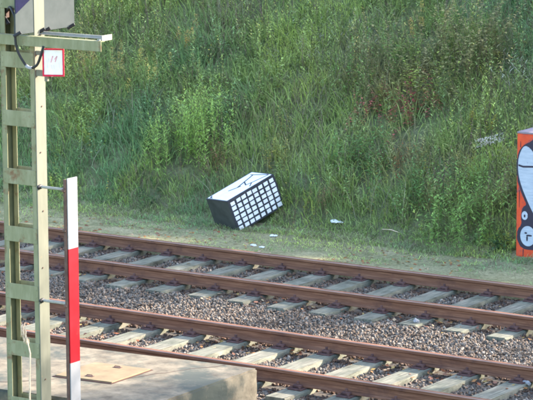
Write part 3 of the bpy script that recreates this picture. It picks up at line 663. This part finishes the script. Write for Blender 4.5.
# signal board seen from behind
bx0 = -15.93
board = MB(); wb(board, (bx0-.012, 19.675, 3.872), (bx0+.0, 20.578, 5.35), .003); bo = board.build('signal_board', M['boardgrey'], root)
mb = MB(); mb.poly([W(bx0+.001, 19.677, 4.07), W(bx0+.001, 19.94, 4.21), W(bx0+.001, 20.578, 4.56), W(bx0+.001, 20.578, 5.345), W(bx0+.001, 19.677, 5.345)], (1, 0, 0), .003)  # thin dark navy sheet over the board above a sloping line
mb.build('dark_stripe', M['navy'], bo)
for y_ in (19.70, 20.06, 20.14, 20.52):
    mb = MB(); mb.tube([W(bx0-.02, y_-.03, 3.86), W(bx0+.035, y_+.01, 3.90)], .016, 8); mb.build('clamp', M['black'], bo)
# lamp seen past the board
mb = MB(); mb.tube([W(-17.0, 20.06, 4.12), W(-16.25, 20.06, 4.105)], [.05, .05], 12); mb.tube([W(-16.55, 20.06, 4.2), W(-16.55, 20.06, 3.99)], .035, 10); mb.box(W(-16.40, 20.0, 3.98), W(-16.31, 20.08, 4.07), .008)
mb.build('lamp_housing', M['brown'], root)
mb = MB(); mb.tube([W(-16.33, 20.0, 3.99), W(-16.27, 19.99, 3.93)], .02, 8); mb.build('cable_gland', M['black'], root)
# hanging cable
cp = [(-16.30, 20.0, 4.05), (-16.2, 19.93, 4.10), (-16.105, 19.86, 4.06), (-16.071, 19.85, 3.99), (-16.069, 19.84, 3.85), (-16.054, 19.84, 3.728), (-15.997, 19.85, 3.618), (-15.926, 19.86, 3.548), (-15.842, 19.87, 3.575), (-15.791, 19.87, 3.669), (-15.755, 19.87, 3.76)]
def cr(P, k=5):
    P = [Vector(p) for p in P]; out = []
    for i in range(len(P)-1):
        a, b_, c, d = P[max(i-1, 0)], P[i], P[i+1], P[min(i+2, len(P)-1)]
        for j in range(k):
            t_ = j/k; out.append(.5*((2*b_)+(c-a)*t_+(2*a-5*b_+4*c-d)*t_*t_+(3*b_-a-3*c+d)*t_**3))
    return out+[P[-1]]
pts = [W(*p) for p in cr(cp)]
mb = MB(); mb.tube(pts, .013, 8); cab = mb.build('cable', M['black'], root, True)
mb = MB(); mb.tube([W(*p) for p in cr(cp)[33:38]], .0165, 8); mb.build('cable_sleeve', M['white'], cab, True)
# red-bordered number plate
lat = Vector((math.cos(R(27)), math.sin(R(27)), 0)); nrm = Vector((lat.y, -lat.x, 0)); up = Vector((0, 0, 1))
pc = Vector(W(-15.69, 19.93, 3.605)); hw, hh = .103, .132
PM = frame_M(pc, lat, up, nrm)
sg = MB(); sg.box((-hw, -hh, -.012), (hw, hh, 0), .002, 0, PM)
for lo, hi in (((-hw, -hh, .0), (-hw+.016, hh, .006)), ((hw-.014, -hh, .0), (hw, hh, .006)), ((-hw+.016, hh-.014, .0), (hw-.014, hh, .006)), ((-hw+.016, -hh, .0), (hw-.014, -hh+.018, .006))): sg.box(lo, hi, .001, 0, PM)
plate = sg.build('number_plate', M['signred'], root)
sg = MB(); sg.box((-hw+.0165, -hh+.0185, .0005), (hw-.0145, hh-.0145, .003), 0, 0, PM); sg.build('white_face', M['signwhite'], plate)
def stk(mb, x0, y0, x1, y1, wd, mat): 
    d = Vector((x1-x0, y1-y0)).normalized(); s_ = Vector((-d.y, d.x))*wd/2
    mb.poly([(x0-s_.x, y0-s_.y, .0035), (x1-s_.x, y1-s_.y, .0035), (x1+s_.x, y1+s_.y, .0035), (x0+s_.x, y0+s_.y, .0035)], (0, 0, 1), .001, mat, PM)
sg = MB()
for a in ((-.022, .0, -.004, .062, .012, 0), (.018, .005, .038, .062, .012, 0), (-.004, .062, -.002, .05, .01, 0), (.038, .062, .012, .03, .008, 0), (-.018, -.02, -.012, -.062, .010, 1), (.004, -.02, .012, -.06, .008, 1), (-.06, .03, -.055, -.05, .007, 1), (.055, .0, .06, -.05, .008, 1), (-.045, .045, -.04, -.0, .008, 1)): stk(sg, *a)
sg.build('faded_lettering', [M['fadedred'], M['faded']], plate)
for lo, hi in (((-15.924, 19.96, 3.46), (-15.74, 20.0, 3.52)), ((-15.924, 19.96, 3.66), (-15.74, 20.0, 3.70)), ((-15.80, 19.93, 3.42), (-15.765, 19.958, 3.50))):
    mb = MB(); wb(mb, lo, hi, .002); mb.build('plate_bracket', M['sunlit_paint'], plate)
# white-red-white mast plate standing off on two tubes
bp = MB(); U0 = -15.60
for lo, hi, m_ in ((1.817, 2.498, 0), (.705, 1.816, 1), (.02, .704, 0)): wb(bp, (U0, 19.985, lo), (U0+.012, 20.135, hi), .001, m_)
pl = bp.build('warning_strip', [M['white'], M['red']], root)
mb = MB(); wb(mb, (U0-.026, 19.965, .02), (U0-.001, 19.984, 2.49), .001); wb(mb, (U0-.008, 19.985, .02), (U0-.001, 20.13, 2.49), .001)
for z_ in (2.385, 2.0, 1.27, .32): mb.ball(W(U0-.02, 19.96, z_), (.022, .012, .022), 0, 1)
mb.build('strip_backing', M['brown'], pl)
for z_ in (2.392, 1.285, .20):
    mb = MB(); mb.tube([W(MU1-.005, 19.99, z_), W(U0-.02, 19.99, z_+.0)], .014, 8, 0); mb.ball(W(MU1+.005, 19.985, z_), (.018, .045, .024), 1, 2)
    mb.build('standoff_tube', [M['galv'], M['black']], pl)

# dry stalk in front of the mast
root = empty('dry_reed_stalk', (-15.80, 19.62, -.37)); tag(root, 'pale dry reed stalk with a fluffy head in front of the mast', 'reed')
mb = MB(); mb.tube([(0, 0, -.02), (-.005, 0, .5), (.0, .0, 1.0), (.012, 0, 1.22), (-.03, 0, 1.38)], [.009, .008, .008, .007, .004], 6); mb.build('stem', M['straw'], root, True)
mb = MB()
for k in range(40):
    t_ = k/39; mb.ball((-.03-.045*t_+random.uniform(-.018, .018), random.uniform(-.02, .02), 1.33+.13*t_+random.uniform(-.02, .02)), (.007, .007, .028), 0, 1, .3)
mb.build('seed_head', M['straw'], root)

# ------------------------------------------------------------------ litter
def litter(name, label, cat, x, y, z, r, mat, group=None, flatn=.45, n=4):
    o = MB()
    for k in range(n): o.ball((random.uniform(-1, 1)*r*.8, random.uniform(-1, 1)*r*.4, random.uniform(0, .3)*r), (r*random.uniform(.5, 1), r*random.uniform(.4, .9), r*flatn*random.uniform(.6, 1)), 0, 2, .22)
    q = o.build(name, mat); q.location = (x, y, z); tag(q, label, cat, group); return q
tz = lambda x, y: float(terr(x, y))
litter('crumpled_paper', 'crumpled white paper at the foot of the slope right of the crate', 'paper', -19.67, 31.27, tz(-19.67, 31.27)+.04, .075, M['paper'], flatn=.3)
litter('crumpled_paper', 'small white paper scrap in the grass at the near corner of the crate', 'paper', -20.22, 30.5, tz(-20.2, 30.5)+.02, .04, M['paper'])
litter('crumpled_paper', 'white scrap lying against the far rail below the crate', 'paper', -19.9, 29.72, tz(-19.9, 29.75)+.025, .028, M['paper'])
litter('crumpled_paper', 'greyish flattened scrap on the strip just left of the scrap at the rail', 'paper', -20.1, 29.82, tz(-20.1, 29.85)+.015, .04, M['paper'], flatn=.2)
litter('crumpled_paper', 'white crumpled cup on the ballast between the two tracks', 'paper', -15.70, 26.72, -.155, .035, M['white'], n=3, flatn=.8)
litter('crumpled_paper', 'white crumpled paper between the near rails at the right edge', 'paper', -13.22, 24.78, -.17, .045, M['white'], n=3, flatn=.7)
mb = MB(); mb.tube([(-.16, .02, .03), (0, 0, .04), (.15, -.03, .02)], [.006, .008, .004], 6); o = mb.build('stick', M['straw']); o.location = (-18.75, 31.2, tz(-18.75, 31.2)+.02); tag(o, 'pale dry stick lying at the foot of the slope', 'stick')
